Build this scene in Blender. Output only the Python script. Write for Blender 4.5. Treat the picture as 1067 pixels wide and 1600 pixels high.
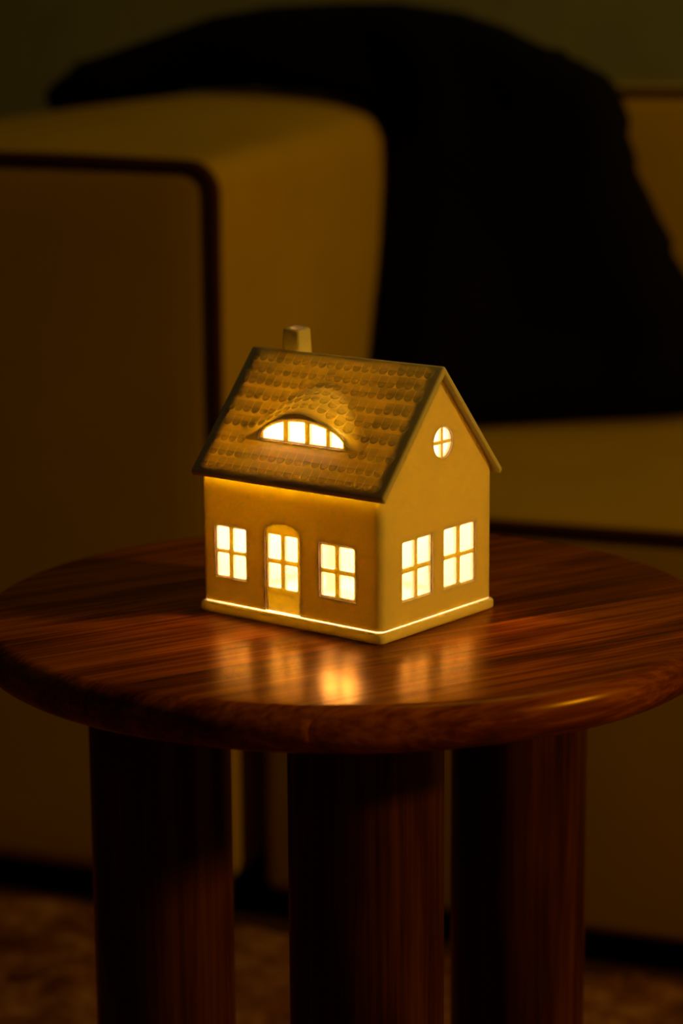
import bpy, bmesh, math, random
from mathutils import Vector, Matrix
random.seed(7)
scene = bpy.context.scene
C = scene.collection
for o in list(bpy.data.objects):
    bpy.data.objects.remove(o)

TABLE_H = 0.50                                   # height of the table top above the floor

# ------------------------------------------------------------------ camera
cam_d = bpy.data.cameras.new('camera')
cam = bpy.data.objects.new('camera', cam_d); C.objects.link(cam)
cam_d.sensor_fit = 'HORIZONTAL'; cam_d.sensor_width = 24.0
cam_d.lens = 3714.2 / 1067 * 24.0
cam.location = (0, -1.24249, 0.31266 + TABLE_H)
cam.rotation_mode = 'QUATERNION'
cam.rotation_quaternion = (Matrix.Rotation(math.pi/2 - 0.20814, 3, 'X') @ Matrix.Rotation(-0.00691, 3, 'Z')).to_quaternion()
cam_d.dof.use_dof = True; cam_d.dof.focus_distance = 1.20; cam_d.dof.aperture_fstop = 5.6
cam_d.clip_start = 0.05
scene.camera = cam

# ------------------------------------------------------------------ world, lamp, added fill, exposure
w = bpy.data.worlds.new('night_room'); scene.world = w; w.use_nodes = True
w.node_tree.nodes['Background'].inputs[0].default_value = (1.0, 0.62, 0.14, 1)
w.node_tree.nodes['Background'].inputs[1].default_value = 0.007

ld = bpy.data.lights.new('room_lamp', 'POINT'); ld.energy = 47; ld.color = (1.0, 0.49, 0.03); ld.shadow_soft_size = 0.10
lo = bpy.data.objects.new('room_lamp', ld); C.objects.link(lo); lo.location = (1.86, -0.70, TABLE_H + 0.86)

ad = bpy.data.lights.new('ceiling_bounce_fill', 'AREA'); ad.energy = 2.2; ad.color = (1.0, 0.66, 0.20); ad.shape = 'DISK'; ad.size = 0.9  # added fill light, no fixture; stands in for ceiling bounce on the sofa
ao = bpy.data.objects.new('ceiling_bounce_fill', ad); C.objects.link(ao); ao.location = (0.6, 0.9, 2.4)

vs = scene.view_settings
vs.view_transform = 'Standard'; vs.look = 'None'; vs.exposure = 0.0; vs.gamma = 1.0; vs.use_curve_mapping = False

# ------------------------------------------------------------------ helpers
def tag(o, label=None, cat=None, group=None, kind=None):
    if label: o['label'] = label
    if cat: o['category'] = cat
    if group: o['group'] = group
    if kind: o['kind'] = kind
    return o

def empty(name, loc=(0,0,0), rz=0.0):
    o = bpy.data.objects.new(name, None); C.objects.link(o)
    o.location = loc; o.rotation_euler = (0, 0, rz); o.empty_display_size = 0.02
    return o

def finish(me, smooth=35):
    for p in me.polygons: p.use_smooth = True
    me.set_sharp_from_angle(angle=math.radians(smooth))
    return me

def obj(name, bm, mat, parent=None, smooth=35):
    bmesh.ops.recalc_face_normals(bm, faces=bm.faces)
    me = bpy.data.meshes.new(name); bm.to_mesh(me); bm.free()
    finish(me, smooth)
    o = bpy.data.objects.new(name, me); C.objects.link(o)
    if mat: me.materials.append(mat)
    if parent: o.parent = parent
    return o

def bm_box(bm, x0, x1, y0, y1, z0, z1):
    vs_ = [bm.verts.new(p) for p in ((x0,y0,z0),(x1,y0,z0),(x1,y1,z0),(x0,y1,z0),(x0,y0,z1),(x1,y0,z1),(x1,y1,z1),(x0,y1,z1))]
    for f in ((0,3,2,1),(4,5,6,7),(0,1,5,4),(1,2,6,5),(2,3,7,6),(3,0,4,7)):
        bm.faces.new([vs_[i] for i in f])
    return vs_

def bm_prism(bm, pts, axis, a0, a1):
    """pts: 2D outline; extruded along axis 'x' (pts = y,z) or 'y' (pts = x,z)."""
    mk = (lambda p, a: (a, p[0], p[1])) if axis == 'x' else (lambda p, a: (p[0], a, p[1]))
    A = [bm.verts.new(mk(p, a0)) for p in pts]; B = [bm.verts.new(mk(p, a1)) for p in pts]
    n = len(pts)
    bm.faces.new(A); bm.faces.new(B[::-1])
    for i in range(n):
        bm.faces.new((A[i], A[(i+1) % n], B[(i+1) % n], B[i]))

def boolean(bm, cutters):
    """bm minus each cutter bmesh, evaluated once; returns a bmesh."""
    def tmp(b):
        bmesh.ops.recalc_face_normals(b, faces=b.faces)
        me = bpy.data.meshes.new('tmp'); b.to_mesh(me); b.free()
        o = bpy.data.objects.new('tmp', me); C.objects.link(o); return o
    base = tmp(bm); cs = [tmp(c) for c in cutters]
    for c in cs:
        m = base.modifiers.new('b', 'BOOLEAN'); m.operation = 'DIFFERENCE'; m.object = c; m.solver = 'EXACT'
    bpy.context.view_layer.update()
    dg = bpy.context.evaluated_depsgraph_get()
    out = bmesh.new(); me = base.evaluated_get(dg).to_mesh(); out.from_mesh(me)
    for o in [base] + cs:
        me_ = o.data; bpy.data.objects.remove(o); bpy.data.meshes.remove(me_)
    return out

def rounded_box(x0, x1, y0, y1, z0, z1, r, seg=4, cuts=0):
    bm = bmesh.new(); bm_box(bm, x0, x1, y0, y1, z0, z1)
    bmesh.ops.recalc_face_normals(bm, faces=bm.faces)
    bmesh.ops.bevel(bm, geom=list(bm.edges), offset=r, segments=seg, affect='EDGES', profile=0.5)
    if cuts:
        big = [e for e in bm.edges if e.calc_length() > 3*r]
        bmesh.ops.subdivide_edges(bm, edges=big, cuts=cuts, use_grid_fill=True)
    return bm

def tube(bm, pts, r, n=10, closed=False):
    rings = []
    N = len(pts); pts = [Vector(p) for p in pts]
    for i, p in enumerate(pts):
        a = pts[i-1] if (i > 0 or closed) else pts[i]; b = pts[(i+1) % N] if (i < N-1 or closed) else pts[i]
        t = (b - a).normalized()
        u = t.cross(Vector((0,0,1)))
        if u.length < 0.15: u = t.cross(Vector((0,1,0)))
        u.normalize(); v = t.cross(u)
        rings.append((p, u, v))
    ref = rings[0][1]
    R = []
    for p, u, v in rings:
        t = u.cross(v); u2 = (ref - t*ref.dot(t))
        u2.normalize(); ref = u2; v2 = t.cross(u2)
        R.append([bm.verts.new(p + r*(math.cos(2*math.pi*k/n)*u2 + math.sin(2*math.pi*k/n)*v2)) for k in range(n)])
    for i in range(N-1):
        for k in range(n): bm.faces.new((R[i][k], R[i][(k+1)%n], R[i+1][(k+1)%n], R[i+1][k]))
    bm.faces.new(R[0][::-1]); bm.faces.new(R[-1])

# ------------------------------------------------------------------ materials
def new_mat(name):
    m = bpy.data.materials.new(name); m.use_nodes = True
    nt = m.node_tree; return m, nt, nt.nodes['Principled BSDF']

def nd(nt, typ, **kw):
    n = nt.nodes.new(typ)
    for k, v in kw.items(): setattr(n, k, v)
    return n

def ramp(nt, fac, stops):
    r = nd(nt, 'ShaderNodeValToRGB'); cr = r.color_ramp
    while len(cr.elements) < len(stops): cr.elements.new(0.5)
    for e, (p, c) in zip(cr.elements, stops): e.position = p; e.color = (*c, 1)
    nt.links.new(fac, r.inputs[0]); return r

def noise(nt, vec, scale, detail=4, rough=0.55, dist=0.0):
    n = nd(nt, 'ShaderNodeTexNoise'); n.inputs['Scale'].default_value = scale
    n.inputs['Detail'].default_value = detail; n.inputs['Roughness'].default_value = rough; n.inputs['Distortion'].default_value = dist
    if vec: nt.links.new(vec, n.inputs['Vector'])
    return n

def bump(nt, bsdf, height, strength, dist):
    b = nd(nt, 'ShaderNodeBump'); b.inputs['Strength'].default_value = strength; b.inputs['Distance'].default_value = dist
    nt.links.new(height, b.inputs['Height']); nt.links.new(b.outputs[0], bsdf.inputs['Normal'])

def mat_ceramic():
    m, nt, b = new_mat('bisque_porcelain')
    b.inputs['Base Color'].default_value = (0.93, 0.875, 0.74, 1)
    b.inputs['Roughness'].default_value = 0.55
    b.inputs['Specular IOR Level'].default_value = 0.3
    b.subsurface_method = 'RANDOM_WALK'
    b.inputs['Subsurface Weight'].default_value = 1.0
    b.inputs['Subsurface Radius'].default_value = (1.0, 1.0, 0.38)
    b.inputs['Subsurface Scale'].default_value = 0.0017
    b.inputs['Subsurface Anisotropy'].default_value = 0.0
    return m

def mat_tile():
    # a thin porcelain scale: the thicker its lower end, the less of the glow passes
    m, nt, b = new_mat('thin_porcelain_scale')
    b.inputs['Base Color'].default_value = (0.94, 0.90, 0.76, 1); b.inputs['Roughness'].default_value = 0.6
    b.inputs['Specular IOR Level'].default_value = 0.25
    tc = nd(nt, 'ShaderNodeTexCoord'); sx = nd(nt, 'ShaderNodeSeparateXYZ'); nt.links.new(tc.outputs['Object'], sx.inputs[0])
    mr = nd(nt, 'ShaderNodeMapRange'); nt.links.new(sx.outputs[1], mr.inputs[0])
    mr.inputs[1].default_value = 0.0; mr.inputs[2].default_value = 0.0078; mr.inputs[3].default_value = 0.42; mr.inputs[4].default_value = 0.06
    tr = nd(nt, 'ShaderNodeBsdfTransparent'); mix = nd(nt, 'ShaderNodeMixShader')
    nt.links.new(mr.outputs[0], mix.inputs[0]); nt.links.new(tr.outputs[0], mix.inputs[1]); nt.links.new(b.outputs[0], mix.inputs[2])
    nt.links.new(mix.outputs[0], nt.nodes['Material Output'].inputs['Surface'])
    return m

def mat_wood(name, axis_rot, axis_long, shade_tone=1.0):
    """oak stained dark red brown; grain runs along one axis of the object space."""
    m, nt, b = new_mat(name)
    tc = nd(nt, 'ShaderNodeTexCoord'); oi = nd(nt, 'ShaderNodeObjectInfo')
    mp = nd(nt, 'ShaderNodeMapping'); mp.inputs['Rotation'].default_value = axis_rot
    nt.links.new(tc.outputs['Object'], mp.inputs['Vector'])
    off = nd(nt, 'ShaderNodeVectorMath', operation='MULTIPLY_ADD')
    cmb = nd(nt, 'ShaderNodeCombineXYZ')
    for i in range(3): nt.links.new(oi.outputs['Random'], cmb.inputs[i])
    nt.links.new(cmb.outputs[0], off.inputs[0]); off.inputs[1].default_value = (7.3, 5.1, 9.7)
    nt.links.new(mp.outputs[0], off.inputs[2])
    def stretched(s_long, s_cross):
        v = nd(nt, 'ShaderNodeVectorMath', operation='MULTIPLY')
        sc = [s_cross]*3; sc[axis_long] = s_long
        v.inputs[1].default_value = sc; nt.links.new(off.outputs[0], v.inputs[0]); return v.outputs[0]
    big = noise(nt, stretched(3.2, 22), 1.0, 3, 0.5, 0.9)                 # broad figure (cathedral bands)
    wv = nd(nt, 'ShaderNodeMath', operation='MULTIPLY'); nt.links.new(big.outputs['Fac'], wv.inputs[0]); wv.inputs[1].default_value = 5.0
    fr = nd(nt, 'ShaderNodeMath', operation='PINGPONG'); nt.links.new(wv.outputs[0], fr.inputs[0]); fr.inputs[1].default_value = 1.0
    fine = noise(nt, stretched(7, 330), 1.0, 3, 0.6)                      # pores
    mid = noise(nt, stretched(5, 90), 1.0, 4, 0.6)
    mx = nd(nt, 'ShaderNodeMix', data_type='FLOAT'); mx.inputs[0].default_value = 0.62
    nt.links.new(fr.outputs[0], mx.inputs[2]); nt.links.new(mid.outputs['Fac'], mx.inputs[3])
    mx2 = nd(nt, 'ShaderNodeMix', data_type='FLOAT'); mx2.inputs[0].default_value = 0.48
    nt.links.new(mx.outputs[0], mx2.inputs[2]); nt.links.new(fine.outputs['Fac'], mx2.inputs[3])
    r = ramp(nt, mx2.outputs[0], [(p_, tuple(c*shade_tone for c in q_)) for p_, q_ in ((0.30, (0.050, 0.006, 0.0006)), (0.48, (0.220, 0.046, 0.002)), (0.66, (0.520, 0.150, 0.008)))])
    nt.links.new(r.outputs[0], b.inputs['Base Color'])
    rr = nd(nt, 'ShaderNodeMapRange'); nt.links.new(mx2.outputs[0], rr.inputs[0])
    rr.inputs[1].default_value = 0.2; rr.inputs[2].default_value = 0.8; rr.inputs[3].default_value = 0.29; rr.inputs[4].default_value = 0.21
    nt.links.new(rr.outputs[0], b.inputs['Roughness'])
    b.inputs['Specular IOR Level'].default_value = 0.0
    fn = nd(nt, 'ShaderNodeFresnel'); fn.inputs['IOR'].default_value = 1.45               # amber varnish
    gl = nd(nt, 'ShaderNodeBsdfGlossy'); gl.inputs['Color'].default_value = (0.82, 0.57, 0.14, 1)
    nt.links.new(rr.outputs[0], gl.inputs['Roughness'])
    mxs = nd(nt, 'ShaderNodeMixShader'); nt.links.new(fn.outputs[0], mxs.inputs[0])
    nt.links.new(b.outputs[0], mxs.inputs[1]); nt.links.new(gl.outputs[0], mxs.inputs[2])
    nt.links.new(mxs.outputs[0], nt.nodes['Material Output'].inputs['Surface'])
    bump(nt, b, mx2.outputs[0], 0.25, 0.0006)
    nt.links.new(b.inputs['Normal'].links[0].from_socket, gl.inputs['Normal'])
    return m

def mat_fabric(name, col, col2, scale=900, strength=0.25):
    m, nt, b = new_mat(name)
    tc = nd(nt, 'ShaderNodeTexCoord')
    n1 = noise(nt, tc.outputs['Object'], 9, 4, 0.6)
    r = ramp(nt, n1.outputs['Fac'], [(0.3, col), (0.7, col2)])
    nt.links.new(r.outputs[0], b.inputs['Base Color'])
    b.inputs['Roughness'].default_value = 0.95; b.inputs['Specular IOR Level'].default_value = 0.1
    n2 = noise(nt, tc.outputs['Object'], scale, 2, 0.5)
    bump(nt, b, n2.outputs['Fac'], strength, 0.001)
    return m

def mat_plain(name, col, rough=0.9, spec=0.1):
    m, nt, b = new_mat(name)
    tc = nd(nt, 'ShaderNodeTexCoord'); n1 = noise(nt, tc.outputs['Object'], 14, 4, 0.6)
    r = ramp(nt, n1.outputs['Fac'], [(0.3, tuple(c*0.88 for c in col)), (0.7, tuple(c*1.08 for c in col))])
    nt.links.new(r.outputs[0], b.inputs['Base Color'])
    b.inputs['Roughness'].default_value = rough; b.inputs['Specular IOR Level'].default_value = spec
    return m

def mat_emit(name, col, s):
    m, nt, b = new_mat(name)
    b.inputs['Base Color'].default_value = (0.9, 0.85, 0.7, 1)
    b.inputs['Emission Color'].default_value = (*col, 1); b.inputs['Emission Strength'].default_value = s
    return m

def mat_rug():
    m, nt, b = new_mat('mottled_wool')
    tc = nd(nt, 'ShaderNodeTexCoord')
    n1 = noise(nt, tc.outputs['Object'], 26, 3, 0.6, 0.4); n2 = noise(nt, tc.outputs['Object'], 160, 3, 0.6)
    mx = nd(nt, 'ShaderNodeMix', data_type='FLOAT'); mx.inputs[0].default_value = 0.3
    nt.links.new(n1.outputs['Fac'], mx.inputs[2]); nt.links.new(n2.outputs['Fac'], mx.inputs[3])
    r = ramp(nt, mx.outputs[0], [(0.36, (0.10, 0.030, 0.010)), (0.52, (0.30, 0.13, 0.045)), (0.66, (0.55, 0.33, 0.15))])
    nt.links.new(r.outputs[0], b.inputs['Base Color'])
    b.inputs['Roughness'].default_value = 1.0; b.inputs['Specular IOR Level'].default_value = 0.05
    return m

M_CER = mat_ceramic(); M_TILE = mat_tile()
M_TOP = mat_wood('stained_oak_top', (0, 0, math.radians(-32)), 0)
M_LEG = mat_wood('stained_oak_leg_shaded', (0, 0, 0), 2, 0.24)  # same oak as the top, with shade under the table darkened into its colour
M_SOFA = mat_fabric('ochre_upholstery', (0.50, 0.35, 0.013), (0.56, 0.39, 0.017))
M_PIPE = mat_fabric('dark_brown_cord', (0.050, 0.017, 0.006), (0.070, 0.025, 0.008), 1500)
M_BLACK = mat_fabric('black_knit', (0.0022, 0.0016, 0.0012), (0.0035, 0.0024, 0.0018), 500, 0.5)
M_FOOT = mat_plain('black_foot', (0.010, 0.007, 0.005), 0.6, 0.3)
M_WALL = mat_plain('plaster', (0.25, 0.285, 0.24), 0.95, 0.05)
M_FLOOR = mat_plain('dark_floor', (0.10, 0.045, 0.018), 0.6, 0.3)
M_RUG = mat_rug()
M_BULB = mat_emit('warm_bulb', (1.0, 0.48, 0.28), 84.0)
M_SOCKET = mat_plain('ivory_socket', (0.75, 0.70, 0.55), 0.5, 0.4)

# ------------------------------------------------------------------ sofa frame: s along the front (to the right), n into the depth
K = -0.38; NN = math.hypot(1, K)
SD = Vector((1, K, 0))/NN; ND = Vector((-K, 1, 0))/NN
SOFA_O = Vector((0, 0.74026, 0)) + SD*(-0.11135)
SOFA_RZ = math.atan2(SD.y, SD.x)

# ------------------------------------------------------------------ setting
bm = bmesh.new(); bm_box(bm, -3.0, 3.0, -3.0, 3.2, -0.02, 0.0)
tag(obj('floor', bm, M_FLOOR), kind='structure')
bm = bmesh.new(); bm_box(bm, -2.6, 2.6, 1.10, 1.18, 0.0, 2.6)
o = obj('wall_back', bm, M_WALL); tag(o, kind='structure'); o.location = SOFA_O; o.rotation_euler.z = SOFA_RZ
bm = bmesh.new(); bm_box(bm, -2.6, 2.6, 1.085, 1.0999, 0.0, 0.09)
o = obj('baseboard_back', bm, M_WALL); tag(o, kind='structure'); o.location = SOFA_O; o.rotation_euler.z = SOFA_RZ

# rug with a lumpy pile
from mathutils import noise as mn
bm = bmesh.new()
NX, NY = 190, 170; X0, X1, Y0, Y1 = -0.95, 0.95, -1.65, -0.004
LEGS = ((-0.1056, 0.030, 0.0396), (0.0078, -0.098, 0.0396), (0.0985, 0.078, 0.0395))
def under_leg(x, y):
    w_ = SOFA_O + SD*x + ND*y
    return any(math.hypot(w_.x-0.0035-a, w_.y-b) < r + 0.012 for a, b, r in LEGS)
grid = []
for j in range(NY+1):
    row = []
    for i in range(NX+1):
        x = X0 + (X1-X0)*i/NX; y = Y0 + (Y1-Y0)*j/NY
        z = 0.014 + 0.006*mn.noise(Vector((x*24, y*24, 0.3))) + 0.004*mn.noise(Vector((x*70, y*70, 4.1)))
        if i in (0, NX) or j in (0, NY): z = 0.0012
        if under_leg(x, y): z = 0.0150
        row.append(bm.verts.new((x, y, max(z, 0.0012))))
    grid.append(row)
for j in range(NY):
    for i in range(NX): bm.faces.new((grid[j][i], grid[j][i+1], grid[j+1][i+1], grid[j+1][i]))
rug = obj('rug', bm, M_RUG, smooth=80)
tag(rug, 'mottled brown wool rug with a lumpy pile under the side table', 'rug')
rug.location = SOFA_O + Vector((0, 0, -0.001)); rug.rotation_euler.z = SOFA_RZ

# ------------------------------------------------------------------ sofa
sofa = empty('sofa', SOFA_O, SOFA_RZ)
tag(sofa, 'ochre upholstered sofa with boxy arm and dark piping behind the table', 'sofa')
ARM_W = 0.50
def arm_top(s, n):
    u = max(0.0, min(1.0, -s/ARM_W)); c = math.sin(math.pi*u**0.7)
    return 0.040*min(1, n/0.38)*(0.1 + 0.9*c**0.7)*(1-0.7*max(0, u-0.42))*min(1.0, (0.86-n)/0.10 if n > 0.76 else 1)
bm = rounded_box(-ARM_W, 0.0, 0.0, 0.86, 0.035, 0.688, 0.022, 4, 14)
for v in bm.verts:
    x, y, z = v.co
    if z > 0.40:
        k = (z-0.40)/0.288
        v.co.z += arm_top(x, y)*k**1.5
    v.co.y -= 0.007*math.sin(math.pi*min(1, max(0, -x/ARM_W)))*math.sin(math.pi*min(1, max(0, (z-0.035)/0.65))) * max(0, 1-y/0.2)
    v.co.x += 0.010*math.sin(math.pi*min(1, max(0, y/0.86)))*math.sin(math.pi*min(1, max(0, (z-0.3)/0.4)))*(1 if x > -0.1 else 0)
obj('arm', bm, M_SOFA, sofa, 50)
# cord around the arm's front panel
bm = bmesh.new(); pts = []
def cord_pt(s, z): return (s, 0.004 if True else 0, z)
pts = [cord_pt(-0.004, 0.040)]
for k in range(0, 20): pts.append(cord_pt(-0.004 - 0.001*math.sin(k/19*math.pi), 0.06 + (0.660-0.06)*k/19))
for k in range(1, 8):
    a = math.pi/2*k/8; pts.append(cord_pt(-0.004-0.023*(1-math.cos(a)), 0.660+0.023*math.sin(a)))
for k in range(0, 16): pts.append(cord_pt(-0.029 - (ARM_W-0.058)*k/15, 0.683 + 0.005*math.sin(math.pi*k/15)))
for k in range(1, 8):
    a = math.pi/2*k/8; pts.append(cord_pt(-ARM_W+0.027-0.023*math.sin(a), 0.683-0.023*(1-math.cos(a))))
for k in range(0, 12): pts.append(cord_pt(-ARM_W+0.004, 0.660-(0.620)*k/11))
tube(bm, pts, 0.0066, 8)
obj('piping', bm, M_PIPE, sofa, 60)['label'] = 'dark brown piping around the front of the arm'

SEAT_F = 0.018                                        # the seat front stands back a little from the arm front
bm = rounded_box(0.028, 1.45, SEAT_F, 0.86, 0.035, 0.384, 0.010, 3)
obj('seat_base', bm, M_SOFA, sofa, 50)
bm = rounded_box(0.016, 0.74, SEAT_F-0.002, 0.64, 0.3842, 0.404, 0.008, 4, 12)
for v in bm.verts:
    x, y, z = v.co
    if z > 0.395:
        v.co.z += 0.006*math.sin(math.pi*min(1, max(0, (y-SEAT_F)/0.62)))**0.6 - 0.006
obj('seat_cushion', bm, M_SOFA, sofa, 50)
bm = rounded_box(0.746, 1.45, SEAT_F-0.002, 0.64, 0.3842, 0.404, 0.008, 4, 12)
for v in bm.verts:
    x, y, z = v.co
    if z > 0.395:
        v.co.z += 0.006*math.sin(math.pi*min(1, max(0, (y-SEAT_F)/0.62)))**0.6 - 0.006
obj('seat_cushion', bm, M_SOFA, sofa, 50)
bm = bmesh.new(); tube(bm, [(0.018+1.43*k/30, SEAT_F-0.001, 0.3885) for k in range(31)], 0.0048, 8)
obj('piping', bm, M_PIPE, sofa, 60)['label'] = 'dark brown piping along the front of the seat'
# backrest, leaning back slightly
bm = rounded_box(0.012, 1.45, 0.60, 0.86, 0.30, 0.728, 0.020, 4, 8)
for v in bm.verts:
    v.co.y += 0.06*(v.co.z-0.40)*(1 if v.co.y < 0.75 else 0)
obj('backrest', bm, M_SOFA, sofa, 50)
bm = bmesh.new(); tube(bm, [(0.02+1.42*k/30, 0.626, 0.7245) for k in range(31)], 0.0056, 8)
obj('piping', bm, M_PIPE, sofa, 60)['label'] = 'dark brown piping along the top of the backrest'
for (s, n) in ((-ARM_W+0.05, 0.06), (-0.05, 0.06), (-ARM_W+0.05, 0.80), (-0.05, 0.80), (1.40, 0.09), (1.40, 0.80), (0.06, 0.09)):
    bm = bmesh.new()
    bmesh.ops.create_cone(bm, cap_ends=True, segments=20, radius1=0.020, radius2=0.026, depth=0.036, matrix=Matrix.Translation((s, n, 0.018)))
    obj('foot', bm, M_FOOT, sofa)

# ------------------------------------------------------------------ black throw heaped over the sofa back and arm
SIL = [(-0.386,0.700),(-0.393,0.716),(-0.390,0.735),(-0.354,0.760),(-0.274,0.784),(-0.2,0.807),(-0.135,0.817),(-0.065,0.82),(0.004,0.82),(0.071,0.81),(0.118,0.795),
 (0.157,0.776),(0.19,0.764),(0.223,0.746),(0.232,0.722),(0.239,0.691),(0.249,0.654),(0.266,0.611),(0.286,0.567),(0.313,0.512),(0.338,0.449),(0.350,0.412),
 (0.305,0.406),(0.195,0.405),(0.107,0.404),(0.024,0.404),(0.006,0.42),(0.004,0.46),(0.004,0.50),(0.004,0.56),(0.003,0.60),(0.002,0.66),(-0.012,0.706),
 (-0.036,0.722),(-0.08,0.730),(-0.151,0.733),(-0.224,0.730),(-0.298,0.716)]
def throw_n(s, h):
    wb = max(0, min(1, (0.70-h)/0.30))
    nb = max(0.345, 0.385 + 0.75*(s-0.118))
    return 0.45*(1-wb) + min(nb, 0.56)*wb
def dens(poly, step):
    out = []
    for i, a in enumerate(poly):
        b = poly[(i+1) % len(poly)]; L_ = math.dist(a, b); k = max(1, int(L_/step))
        out += [(a[0]+(b[0]-a[0])*t/k, a[1]+(b[1]-a[1])*t/k) for t in range(k)]
    return out
poly = dens(SIL, 0.012)
def inside(x, y):
    c = False; n_ = len(poly)
    for i in range(n_):
        (x1, y1), (x2, y2) = poly[i], poly[i-1]
        if (y1 > y) != (y2 > y) and x < (x2-x1)*(y-y1)/(y2-y1)+x1: c = not c
    return c
def dist(x, y):
    return min(math.hypot(x-a, y-b) for a, b in poly)
from mathutils.geometry import delaunay_2d_cdt
pts2 = [Vector(p) for p in poly]; NB = len(pts2)
gx = -0.39
row = 0
yy = 0.40
while yy < 0.83:
    xx = -0.39 + (0.007 if row % 2 else 0)
    while xx < 0.36:
        if inside(xx, yy) and dist(xx, yy) > 0.006: pts2.append(Vector((xx, yy)))
        xx += 0.014
    yy += 0.012; row += 1
vv, ee, ff, *_ = delaunay_2d_cdt(pts2, [(i, (i+1) % NB) for i in range(NB)], [], 1, 1e-6)
bm = bmesh.new(); FR = []; BK = []
for i, p in enumerate(vv):
    d_ = 0.0 if i < NB else dist(p.x, p.y)
    q = min(1, d_/0.055); prof = math.sqrt(max(0, 1-(1-q)**2))
    n0 = throw_n(p.x, p.y)
    fold = 0.012*math.sin(38*p.x + 9*p.y + 3*mn.noise(Vector((p.x*6, p.y*6, 0))))*q + 0.010*mn.noise(Vector((p.x*14, p.y*14, 2)))*q
    a = bm.verts.new((p.x, n0 - (0.045+fold)*prof, p.y))
    FR.append(a)
    BK.append(a if i < NB else bm.verts.new((p.x, n0 + 0.11*prof, p.y)))
for f in ff:
    bm.faces.new([FR[i] for i in f])
    b_ = [BK[i] for i in f][::-1]
    if len({v for v in b_} & {FR[i] for i in f}) < 3: bm.faces.new(b_)
throw = obj('throw_blanket', bm, M_BLACK, None, 70)
throw.location = SOFA_O; throw.rotation_euler.z = SOFA_RZ
tag(throw, 'black throw blanket heaped over the back, arm and seat of the sofa', 'blanket')

# ------------------------------------------------------------------ side table
TX = 0.0035
table = empty('side_table', (TX, 0, 0))
tag(table, 'round red-brown wooden side table on three thick round legs', 'table')
RT, RF, TH = 0.2005, 0.190, 0.0240
prof_pts = []
for k in range(0, 9):
    a = math.pi/2*(1 - k/8); prof_pts.append((RF + (RT-RF)*math.cos(a), -0.0105 + 0.0105*math.sin(a)))
for k in range(1, 8):
    a = -math.pi/2*k/7; prof_pts.append((RT-0.012 + 0.012*math.cos(a), -0.0115 + (TH-0.0115)*math.sin(a)))
def lathe_disc(prof_, seg):
    b = bmesh.new(); rings = []
    for r, z in prof_: rings.append([b.verts.new((r*math.cos(2*math.pi*k/seg), r*math.sin(2*math.pi*k/seg), z)) for k in range(seg)])
    for i in range(len(rings)-1):
        for k in range(seg): b.faces.new((rings[i][k], rings[i][(k+1)%seg], rings[i+1][(k+1)%seg], rings[i+1][k]))
    b.faces.new(rings[0]); b.faces.new(rings[-1][::-1]); return b
tabletop = empty('tabletop'); tabletop.parent = table; tabletop.location = (0, 0, TABLE_H)
GA = math.radians(31); gn = Vector((-math.sin(GA), math.cos(GA), 0))
joints = [-0.3, -0.161, -0.076, 0.009, 0.094, 0.168, 0.3]
for i in range(len(joints)-1):
    b = lathe_disc(prof_pts, 160)
    for off, sgn in ((joints[i]+0.00008, -1), (joints[i+1]-0.00008, 1)):
        geom = list(b.verts) + list(b.edges) + list(b.faces)
        res = bmesh.ops.bisect_plane(b, geom=geom, dist=1e-6, plane_co=gn*off, plane_no=gn*sgn, clear_outer=True)
        cut = [e for e in res['geom_cut'] if isinstance(e, bmesh.types.BMEdge)]
        if cut: bmesh.ops.edgenet_fill(b, edges=cut)
    obj('board', b, M_TOP, tabletop, 40)
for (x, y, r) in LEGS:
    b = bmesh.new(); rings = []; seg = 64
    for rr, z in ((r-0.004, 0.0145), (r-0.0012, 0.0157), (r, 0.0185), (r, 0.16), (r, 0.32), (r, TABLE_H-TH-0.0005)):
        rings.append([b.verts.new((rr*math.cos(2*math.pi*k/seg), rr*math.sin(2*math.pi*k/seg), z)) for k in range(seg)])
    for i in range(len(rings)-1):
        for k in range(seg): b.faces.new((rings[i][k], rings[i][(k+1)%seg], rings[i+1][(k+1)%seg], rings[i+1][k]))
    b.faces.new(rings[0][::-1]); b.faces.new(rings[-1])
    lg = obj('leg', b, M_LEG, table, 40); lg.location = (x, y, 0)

# ------------------------------------------------------------------ porcelain house lamp (local: mm measured from the near corner, x to the left negative)
HL, HW = 120.13, 96.78
YAW = -0.67573
hx, hy = 0.01943, -0.08709
cxl, cyl = -HL/2, HW/2
hc_ = Vector((hx + math.cos(YAW)*cxl/1000 - math.sin(YAW)*cyl/1000, hy + math.sin(YAW)*cxl/1000 + math.cos(YAW)*cyl/1000, TABLE_H))
house = empty('house_lamp', hc_, YAW)
tag(house, 'glowing white porcelain house lamp with tiled roof standing on the side table', 'lamp')
def mm(bm):
    """millimetre coordinates at the near corner -> metres around the house centre."""
    for v in bm.verts: v.co = Vector(((v.co.x-cxl)/1000, (v.co.y-cyl)/1000, v.co.z/1000))
    return bm
def part(name, bm, mat=None, parent=None, smooth=35):
    return obj(name, mm(bm), mat or M_CER, parent or house, smooth)

ZB = 6.5                                             # bottom of the walls, just above the plate
M_ROOF = (136.5-75.5)/(HW/2+3.6)
def roof_z(y): return 75.5 + M_ROOF*(y+3.6)          # outer face of the front slope
SLAB = 4.4                                           # vertical thickness of the roof
WT = 3.0                                             # wall thickness
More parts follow.
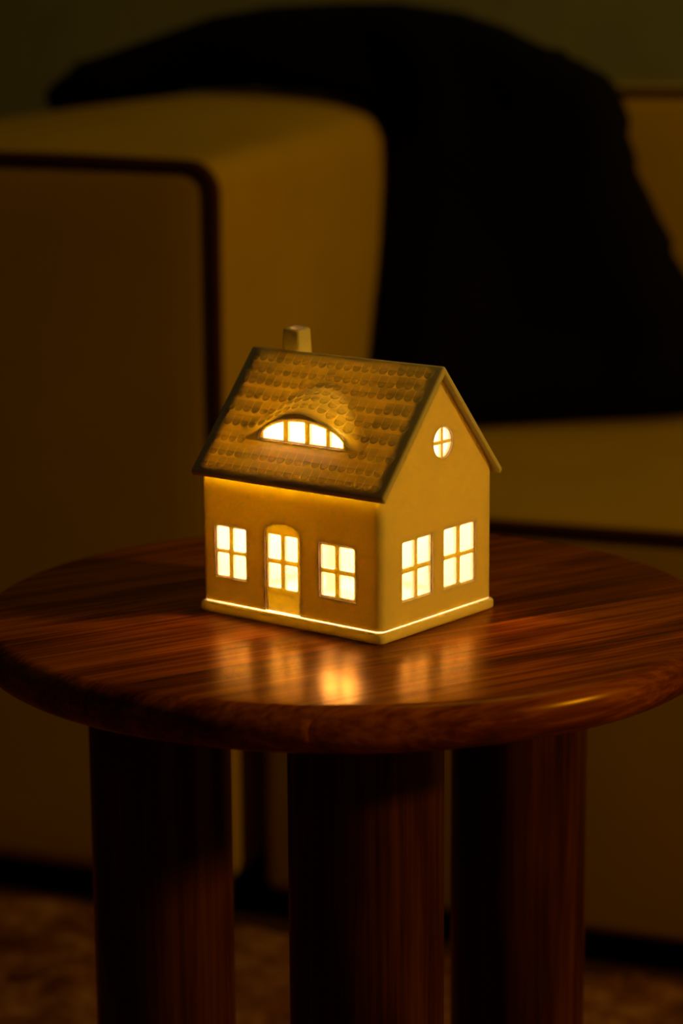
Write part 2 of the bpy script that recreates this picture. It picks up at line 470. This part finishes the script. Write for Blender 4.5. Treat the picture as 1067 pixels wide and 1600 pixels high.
# walls: a gabled prism, hollow
zt = roof_z(0) - SLAB + 0.6
zpk = 136.5 - SLAB + 0.6 - 0.0
bm = bmesh.new(); bm_prism(bm, [(0,ZB),(HW,ZB),(HW,zt),(HW/2,roof_z(HW/2)-SLAB+0.6),(0,zt)], 'x', -HL, 0)
bmesh.ops.recalc_face_normals(bm, faces=bm.faces)
ed = [e for e in bm.edges if abs(e.verts[0].co.x-e.verts[1].co.x) < 1e-6 and abs(e.verts[0].co.y-e.verts[1].co.y) < 1e-6]
bmesh.ops.bevel(bm, geom=ed, offset=4.2, segments=6, affect='EDGES', profile=0.5)
cav = rounded_box(-HL+WT, -WT, WT, HW-WT, -10, 200, 2.2, 4)
cut = [cav]
b = bmesh.new(); bm_prism(b, [(WT-0.1, zt-9), (1.3, zt-3), (1.3, zt+30), (HW-1.3, zt+30), (HW-1.3, zt-3), (HW-WT+0.1, zt-9)], 'x', -HL+WT, -WT); cut.append(b)
FW = [(-110.6, -88.6, 19.8, 48.3), (-39.9, -16.2, 19.3, 48.0)]                # windows in the front wall
GW = [(17.6, 43.6, 18.4, 50.2), (53.2, 81.4, 18.0, 50.4)]                     # windows in the gable wall (y range)
for x0, x1, z0, z1 in FW:
    b = bmesh.new(); bm_box(b, x0, x1, -5, WT+2, z0, z1); cut.append(b)
for y0, y1, z0, z1 in GW:
    b = bmesh.new(); bm_box(b, -WT-2, 5, y0, y1, z0, z1); cut.append(b)
# arched door opening
DX0, DX1, DZ0, DSP, DTOP = -76.2, -52.5, ZB-2, 47.6, 54.0
def arch_pts(x0, x1, z0, zsp, ztop, n=14):
    w_ = (x1-x0)/2; xc = (x0+x1)/2; h_ = ztop-zsp
    return [(x0, z0)] + [(xc - w_*math.cos(math.pi*k/n), zsp + h_*math.sin(math.pi*k/n)**0.85) for k in range(n+1)] + [(x1, z0)]
b = bmesh.new(); bm_prism(b, arch_pts(DX0, DX1, DZ0, DSP, DTOP), 'y', -5, WT+2); cut.append(b)
# round gable window
RC, RR = (52.5, 96.0), 8.3
b = bmesh.new(); bm_prism(b, [(RC[0]+RR*math.cos(2*math.pi*k/40), RC[1]+RR*math.sin(2*math.pi*k/40)) for k in range(40)], 'x', -WT-2, 5); cut.append(b)
part('walls', boolean(bm, cut), smooth=30)

def soft(bm, off=0.25):
    bmesh.ops.remove_doubles(bm, verts=bm.verts, dist=0.002)
    return bm
# window inserts: a thin porcelain frame with a cross of glazing bars, set a little back
def pane_rect(x0, x1, z0, z1, r=0.9, n=4):
    pts = []
    for cx, cz, a0 in ((x1-r, z1-r, 0), (x0+r, z1-r, 90), (x0+r, z0+r, 180), (x1-r, z0+r, 270)):
        for k in range(n+1):
            a = math.radians(a0 + 90*k/n); pts.append((cx+r*math.cos(a), cz+r*math.sin(a)))
    return pts
def window_front(x0, x1, z0, z1, panes):
    b = bmesh.new(); bm_box(b, x0-0.15, x1+0.15, 0.75, 2.6, z0-0.15, z1+0.15)
    cs = []
    for p in panes:
        c = bmesh.new(); bm_prism(c, pane_rect(*p), 'y', -3, 6); cs.append(c)
    part('window', boolean(b, cs), smooth=40)
window_front(*FW[0], [(-109.7,-101.2,35.1,47.3), (-98.5,-89.7,35.0,47.3), (-109.5,-101.4,20.8,33.2), (-98.6,-89.9,20.7,33.0)])
window_front(*FW[1], [(-39.2,-30.0,34.6,46.7), (-27.4,-17.5,34.7,46.8), (-39.1,-30.1,20.4,32.4), (-27.4,-17.6,20.6,32.4)])
def window_gable(y0, y1, z0, z1, panes):
    b = bmesh.new(); bm_box(b, -2.6, -0.75, y0-0.15, y1+0.15, z0-0.15, z1+0.15)
    cs = []
    for p in panes:
        c = bmesh.new(); bm_prism(c, pane_rect(*p), 'x', -6, 3); cs.append(c)
    part('window', boolean(b, cs), smooth=40)
window_gable(*GW[0], [(18.8,29.0,35.6,49.1), (31.4,42.6,35.9,49.3), (18.5,29.0,19.3,33.0), (31.5,42.5,19.2,33.4)])
window_gable(*GW[1], [(54.2,65.2,35.8,49.7), (68.4,80.3,35.4,49.6), (54.2,65.3,19.4,33.6), (68.5,80.3,18.9,33.2)])
# door with four panes and a lower panel
b = bmesh.new(); bm_prism(b, arch_pts(DX0-0.15, DX1+0.15, ZB+0.1, DSP, DTOP+0.15), 'y', 0.95, 2.8)
cs = []
for p in [(-74.6,-65.9,34.7,47.7), (-63.3,-54.8,34.7,47.7), (-74.6,-66.1,19.4,32.4), (-63.4,-54.9,19.2,32.4)]:
    c = bmesh.new(); bm_prism(c, pane_rect(*p), 'y', -3, 6); cs.append(c)
c = bmesh.new(); bm_box(c, -74.6, -54.3, 0, 1.4, ZB-1, 15.6); cs.append(c)
part('door', boolean(b, cs), smooth=40)
# round window: ring with a cross
b = bmesh.new(); bm_prism(b, [(RC[0]+(RR+0.15)*math.cos(2*math.pi*k/40), RC[1]+(RR+0.15)*math.sin(2*math.pi*k/40)) for k in range(40)], 'x', -2.6, -0.75)
cs = []
for sy_, sz_ in ((1,1),(-1,1),(-1,-1),(1,-1)):
    c = bmesh.new(); g = 0.85; r_ = RR-0.55
    a0 = math.asin(g/r_); pts = [(RC[0]+sy_*g, RC[1]+sz_*g)]
    for k in range(9):
        a = a0 + (math.pi/2-2*a0)*k/8; pts.append((RC[0]+sy_*r_*math.cos(a), RC[1]+sz_*r_*math.sin(a)))
    bm_prism(c, pts, 'x', -6, 3); cs.append(c)
part('window', boolean(b, cs), smooth=40)

# roof: two slabs meeting at the ridge, rounded edges
OX, OY = 4.2, 3.6
zu = SLAB
b = bmesh.new()
zr_ = roof_z(HW/2)
outline = [(-OY, roof_z(-OY)), (HW/2, zr_), (HW+OY, roof_z(-OY)), (HW+OY-1.6, roof_z(-OY)-3.2), (HW/2+0, zr_-SLAB), (-OY+1.6, roof_z(-OY)-3.2)]
# inner corner of the eave follows the wall
outline = [(-OY, roof_z(-OY)), (HW/2, zr_), (HW+OY, roof_z(-OY)), (HW+OY-2.2, roof_z(-OY)-3.0), (HW+0.5, roof_z(0)-SLAB-0.4), (HW-WT, roof_z(WT)-SLAB), (HW/2, zr_-SLAB), (WT, roof_z(WT)-SLAB), (-0.5, roof_z(0)-SLAB-0.4), (-OY+2.2, roof_z(-OY)-3.0)]
bm_prism(b, outline, 'x', -HL-OX, OX)
bmesh.ops.recalc_face_normals(b, faces=b.faces)
def outer_pt(v): return any(abs(v.co.y-p[0]) < 1e-4 and abs(v.co.z-p[1]) < 1e-4 for p in (outline[0], outline[1], outline[2]))
def eave_pt(v): return any(abs(v.co.y-p[0]) < 1e-4 and abs(v.co.z-p[1]) < 1e-4 for p in (outline[3], outline[9]))
ed = [e for e in b.edges if (outer_pt(e.verts[0]) or eave_pt(e.verts[0])) and (outer_pt(e.verts[1]) or eave_pt(e.verts[1]))]
bmesh.ops.bevel(b, geom=ed, offset=1.5, segments=5, affect='EDGES', profile=0.5)

# eyebrow dormer
YF, XC, XH, AH = 11.4, -61.5, 40.0, 17.0
def bell(x):
    u = min(1.0, abs(x-XC)/XH); return 0.5+0.5*math.cos(math.pi*u)
def a_face(x): return AH*bell(x)**0.75
def y_back(x): return YF + 24.5*bell(x)**0.5
def mound_z(x, y):
    yb = y_back(x); rz = roof_z(y)
    if y < YF - 0.01: return rz
    t = (y-YF)/max(yb-YF, 1.5)
    zf = roof_z(YF)+a_face(x); ze = roof_z(max(yb, YF+1.5))
    d_ = zf + (ze-zf)*t - rz
    if t < 1: d_ += 0.8*math.sin(math.pi*t)*bell(x)**0.5
    return rz + 0.5*(d_ + math.sqrt(d_*d_ + 1.6)) - 0.12
def mound_solid(scale_x, drop, yf, ylim, zlow, nx=44, ny=14):
    bmx = bmesh.new(); T = []; Bm = []
    for i in range(nx+1):
        x = XC + XH*scale_x*(2*i/nx-1)
        rowt = []; rowb = []
        yb = max(y_back(x) - ylim, yf+1.5)
        for j in range(ny+1):
            y = yf + (yb-yf)*j/ny
            z = mound_z(x, max(y, YF)) - drop
            rowt.append(bmx.verts.new((x, y, max(z, zlow(y)+0.3)))); rowb.append(bmx.verts.new((x, y, zlow(y))))
        T.append(rowt); Bm.append(rowb)
    for i in range(nx):
        for j in range(ny):
            bmx.faces.new((T[i][j], T[i+1][j], T[i+1][j+1], T[i][j+1])); bmx.faces.new((Bm[i][j], Bm[i][j+1], Bm[i+1][j+1], Bm[i+1][j]))
        bmx.faces.new((T[i][0], Bm[i][0], Bm[i+1][0], T[i+1][0])); bmx.faces.new((T[i][ny], T[i+1][ny], Bm[i+1][ny], Bm[i][ny]))
    for j in range(ny):
        bmx.faces.new((T[0][j], T[0][j+1], Bm[0][j+1], Bm[0][j])); bmx.faces.new((T[nx][j], Bm[nx][j], Bm[nx][j+1], T[nx][j+1]))
    return bmx
def cavity(): return mound_solid(0.90, 2.6, YF+3.7, 0.5, lambda y: roof_z(y)-14, 36, 10)
def union(a, b_):
    def tmp(q):
        bmesh.ops.recalc_face_normals(q, faces=q.faces)
        me = bpy.data.meshes.new('tmp'); q.to_mesh(me); q.free()
        o_ = bpy.data.objects.new('tmp', me); C.objects.link(o_); return o_
    A, B_ = tmp(a), tmp(b_)
    m = A.modifiers.new('u', 'BOOLEAN'); m.operation = 'UNION'; m.object = B_; m.solver = 'EXACT'
    bpy.context.view_layer.update()
    out = bmesh.new(); out.from_mesh(A.evaluated_get(bpy.context.evaluated_depsgraph_get()).to_mesh())
    for o_ in (A, B_):
        me_ = o_.data; bpy.data.objects.remove(o_); bpy.data.meshes.remove(me_)
    return out
dorm = mound_solid(1.03, 0.0, YF, -5.0, lambda y: roof_z(y)-2.2, 60, 18)
# opening of the window face under the brow
ZS = roof_z(YF)+1.9
def arc_top(x): return ZS + 10.6*math.sqrt(max(0, 1-((x+60.3)/27.6)**2))
def face_outline(g):
    xa, xb = -90.0-g, -31.0+g
    top = []
    for k in range(29):
        x = xa+(xb-xa)*k/28; top.append((x, ZS - 0.6 + (12.9+g)*math.sqrt(max(0, 1-((x+60.5)/(29.5+g))**2))**1.0))
    return [(xa, ZS-0.8-g)] + top + [(xb, ZS-0.8-g)]
c = bmesh.new(); bm_prism(c, face_outline(0.0), 'y', YF-3, YF+4.5)
flue = bmesh.new(); bm_box(flue, -99.5-4.4, -99.5+4.4, 56-4.4, 56+4.4, 105, 165)
roof = part('roof', boolean(union(b, dorm), [cavity(), c, flue]), smooth=32)
fw = bmesh.new(); bm_prism(fw, face_outline(0.12), 'y', YF+0.9, YF+2.9)
cs = []
for xa, xb in ((-86.5, -73.0), (-69.7, -58.6), (-55.3, -44.6), (-42.1, -33.6)):
    top = [(xa+(xb-xa)*k/8, max(ZS+0.4, arc_top(xa+(xb-xa)*k/8))) for k in range(9)]
    c = bmesh.new(); bm_prism(c, [(xa, ZS)] + top + [(xb, ZS)], 'y', YF-4, YF+6); cs.append(c)
part('dormer_window', boolean(fw, cs), parent=roof, smooth=35)['label'] = 'arched dormer window with four openings'

# roof tiles: rounded scales, thicker at the lower end
def tile_mesh(w_, ln, hmax, depth):
    b = bmesh.new(); r = w_/2; out = []
    for k in range(9):
        a = math.pi + math.pi*k/8; out.append((r*math.cos(a), r + r*math.sin(a)))
    out += [(r, ln), (-r, ln)]
    def hgt(v): return 0.05 + hmax*max(0.0, 1 - v/ln)**0.8
    inn = []
    for (x, v) in out:
        s = 0.72; yy_ = min(max((v-r)*s + r, 0.6), ln-0.1); inn.append((x*s, yy_))
    R0 = [b.verts.new((x/1000, v/1000, -depth/1000)) for x, v in out]
    R1 = [b.verts.new((x/1000, v/1000, hgt(v)*0.25/1000)) for x, v in out]
    R2 = [b.verts.new((x/1000, v/1000, hgt(v)/1000)) for x, v in inn]
    n = len(out)
    for A, B_ in ((R0, R1), (R1, R2)):
        for i in range(n): b.faces.new((A[i], A[(i+1)%n], B_[(i+1)%n], B_[i]))
    b.faces.new(R0[::-1])
    ctr = b.verts.new((0, (ln*0.45)/1000, (hgt(ln*0.45)+0.12)/1000))
    for i in range(n): b.faces.new((R2[i], R2[(i+1)%n], ctr))
    bmesh.ops.recalc_face_normals(b, faces=b.faces)
    me = bpy.data.meshes.new('roof_tile'); b.to_mesh(me); b.free(); finish(me, 60); me.materials.append(M_TILE); return me
T_FULL = tile_mesh(5.3, 7.4, 0.7, 0.1)
T_EAVE = T_FULL
T_SHORT = tile_mesh(5.3, 3.4, 0.6, 0.1)
T_BROW = tile_mesh(5.3, 7.0, 0.7, 0.25)
rows = [42.3, 37.4, 32.9, 27.1, 21.5, 15.8, 9.7, 4.1, -1.0]
PITCH = 5.76
for ri, y in enumerate(rows):
    x = -118.2 + (PITCH/2 if ri % 2 else 0.0)
    while x < -1.0:
        xt = x; x += PITCH
        on_mound = y >= YF and mound_z(xt, y) > roof_z(y) + 0.4
        z = mound_z(xt, y) if y >= YF else roof_z(y)
        up = Vector((0, 1, M_ROOF)).normalized(); nrm = Vector((0, -M_ROOF, 1)).normalized(); ax = Vector((1, 0, 0))
        me = T_FULL
        if y < 3.0: me = T_EAVE
        if on_mound or (y >= YF and mound_z(xt, y+4.8) > roof_z(y+4.8)+0.4):
            e = 1.2
            dx = Vector((2*e, 0, mound_z(xt+e, y+2)-mound_z(xt-e, y+2))).normalized()
            dy = Vector((0, 4.6, mound_z(xt, y+4.6)-mound_z(xt, y))).normalized()
            nrm = dx.cross(dy).normalized(); up = (dy - nrm*dy.dot(nrm)).normalized(); ax = up.cross(nrm)
            me = T_BROW
        elif y < YF and y + 4.8 > YF and abs(xt-XC) < XH*0.86:
            me = T_SHORT
            if y + 2.2 > YF: continue
        t = bpy.data.objects.new('roof_tile', me); C.objects.link(t); t.parent = roof
        mat = Matrix(((ax.x, up.x, nrm.x, (xt-cxl)/1000), (ax.y, up.y, nrm.y, (y-cyl)/1000), (ax.z, up.z, nrm.z, z/1000), (0,0,0,1)))
        t.matrix_local = mat

# chimney: square flue behind the ridge with rounded rim and an open top
b = bmesh.new(); CX, CY, CW = -99.5, 56.0, 6.5
bm_box(b, CX-CW, CX+CW, CY-CW, CY+CW, 122, 147.0)
bmesh.ops.recalc_face_normals(b, faces=b.faces)
for v in b.verts:
    if v.co.z > 140:
        v.co.x = CX+(v.co.x-CX)*0.84; v.co.y = CY+(v.co.y-CY)*0.84
        v.co.z += 0.10*((v.co.y-CY) - (v.co.x-CX)*0.8)
bmesh.ops.bevel(b, geom=[e for e in b.edges if max(v.co.z for v in e.verts) > 140], offset=1.5, segments=4, affect='EDGES', profile=0.5)
c = bmesh.new(); bmesh.ops.create_cone(c, cap_ends=True, segments=24, radius1=3.5, radius2=3.5, depth=60, matrix=Matrix.Translation((CX, CY, 135)))
c2 = bmesh.new(); bm_box(c2, CX-4.4, CX+4.4, CY-4.4, CY+4.4, 110, 143.8)
part('chimney', boolean(b, [c, c2]), smooth=40)

LX, LY = -72.0, 50.0
# base plate with a low locating rim, the lamp stands on it
b = bmesh.new(); bm_box(b, -HL-1.5, 1.5, -1.5, HW+1.5, 0.0, 5.6)
bmesh.ops.recalc_face_normals(b, faces=b.faces)
bmesh.ops.bevel(b, geom=[e for e in b.edges if abs(e.verts[0].co.z-e.verts[1].co.z) > 1], offset=3.6, segments=6, affect='EDGES', profile=0.5)
bmesh.ops.bevel(b, geom=[e for e in b.edges if abs(e.verts[0].co.z-e.verts[1].co.z) < 0.01], offset=1.7, segments=4, affect='EDGES', profile=0.5)
c = rounded_box(-HL+0.7, -0.7, 0.7, HW-0.7, 1.6, 12, 2.4, 4)
part('base_plate', boolean(b, [c]), smooth=50)
for sx_, sy_ in ((-HL+0.5, 22), (-HL+0.5, HW-12)):
    b = bmesh.new(); bm_box(b, sx_-0.5, sx_+0.15, sy_-1.5, sy_+1.5, 5.3, ZB+0.1); part('support_nub', b)
b = bmesh.new(); rings = []; seg = 32
for r, z in ((15, 1.5), (15, 4.0), (12, 6.0), (4.5, 8.0), (3.2, 11.0), (3.2, 58), (4.4, 59), (4.4, 62.2)):
    rings.append([b.verts.new((LX + r*math.cos(2*math.pi*k/seg), LY + r*math.sin(2*math.pi*k/seg), z)) for k in range(seg)])
for i in range(len(rings)-1):
    for k in range(seg): b.faces.new((rings[i][k], rings[i][(k+1)%seg], rings[i+1][(k+1)%seg], rings[i+1][k]))
b.faces.new(rings[0][::-1]); b.faces.new(rings[-1])
part('lamp_socket', b, M_SOCKET)
b = bmesh.new(); seg = 32; rings = []
for r, z in ((4.4, 62.0), (6.4, 64), (9.6, 68), (11, 73), (10.2, 78), (7.4, 82), (3.0, 84)):
    rings.append([b.verts.new((LX + r*math.cos(2*math.pi*k/seg), LY + r*math.sin(2*math.pi*k/seg), z)) for k in range(seg)])
for i in range(len(rings)-1):
    for k in range(seg): b.faces.new((rings[i][k], rings[i][(k+1)%seg], rings[i+1][(k+1)%seg], rings[i+1][k]))
b.faces.new(rings[0][::-1]); b.faces.new(rings[-1])
part('light_bulb', b, M_BULB, smooth=60)
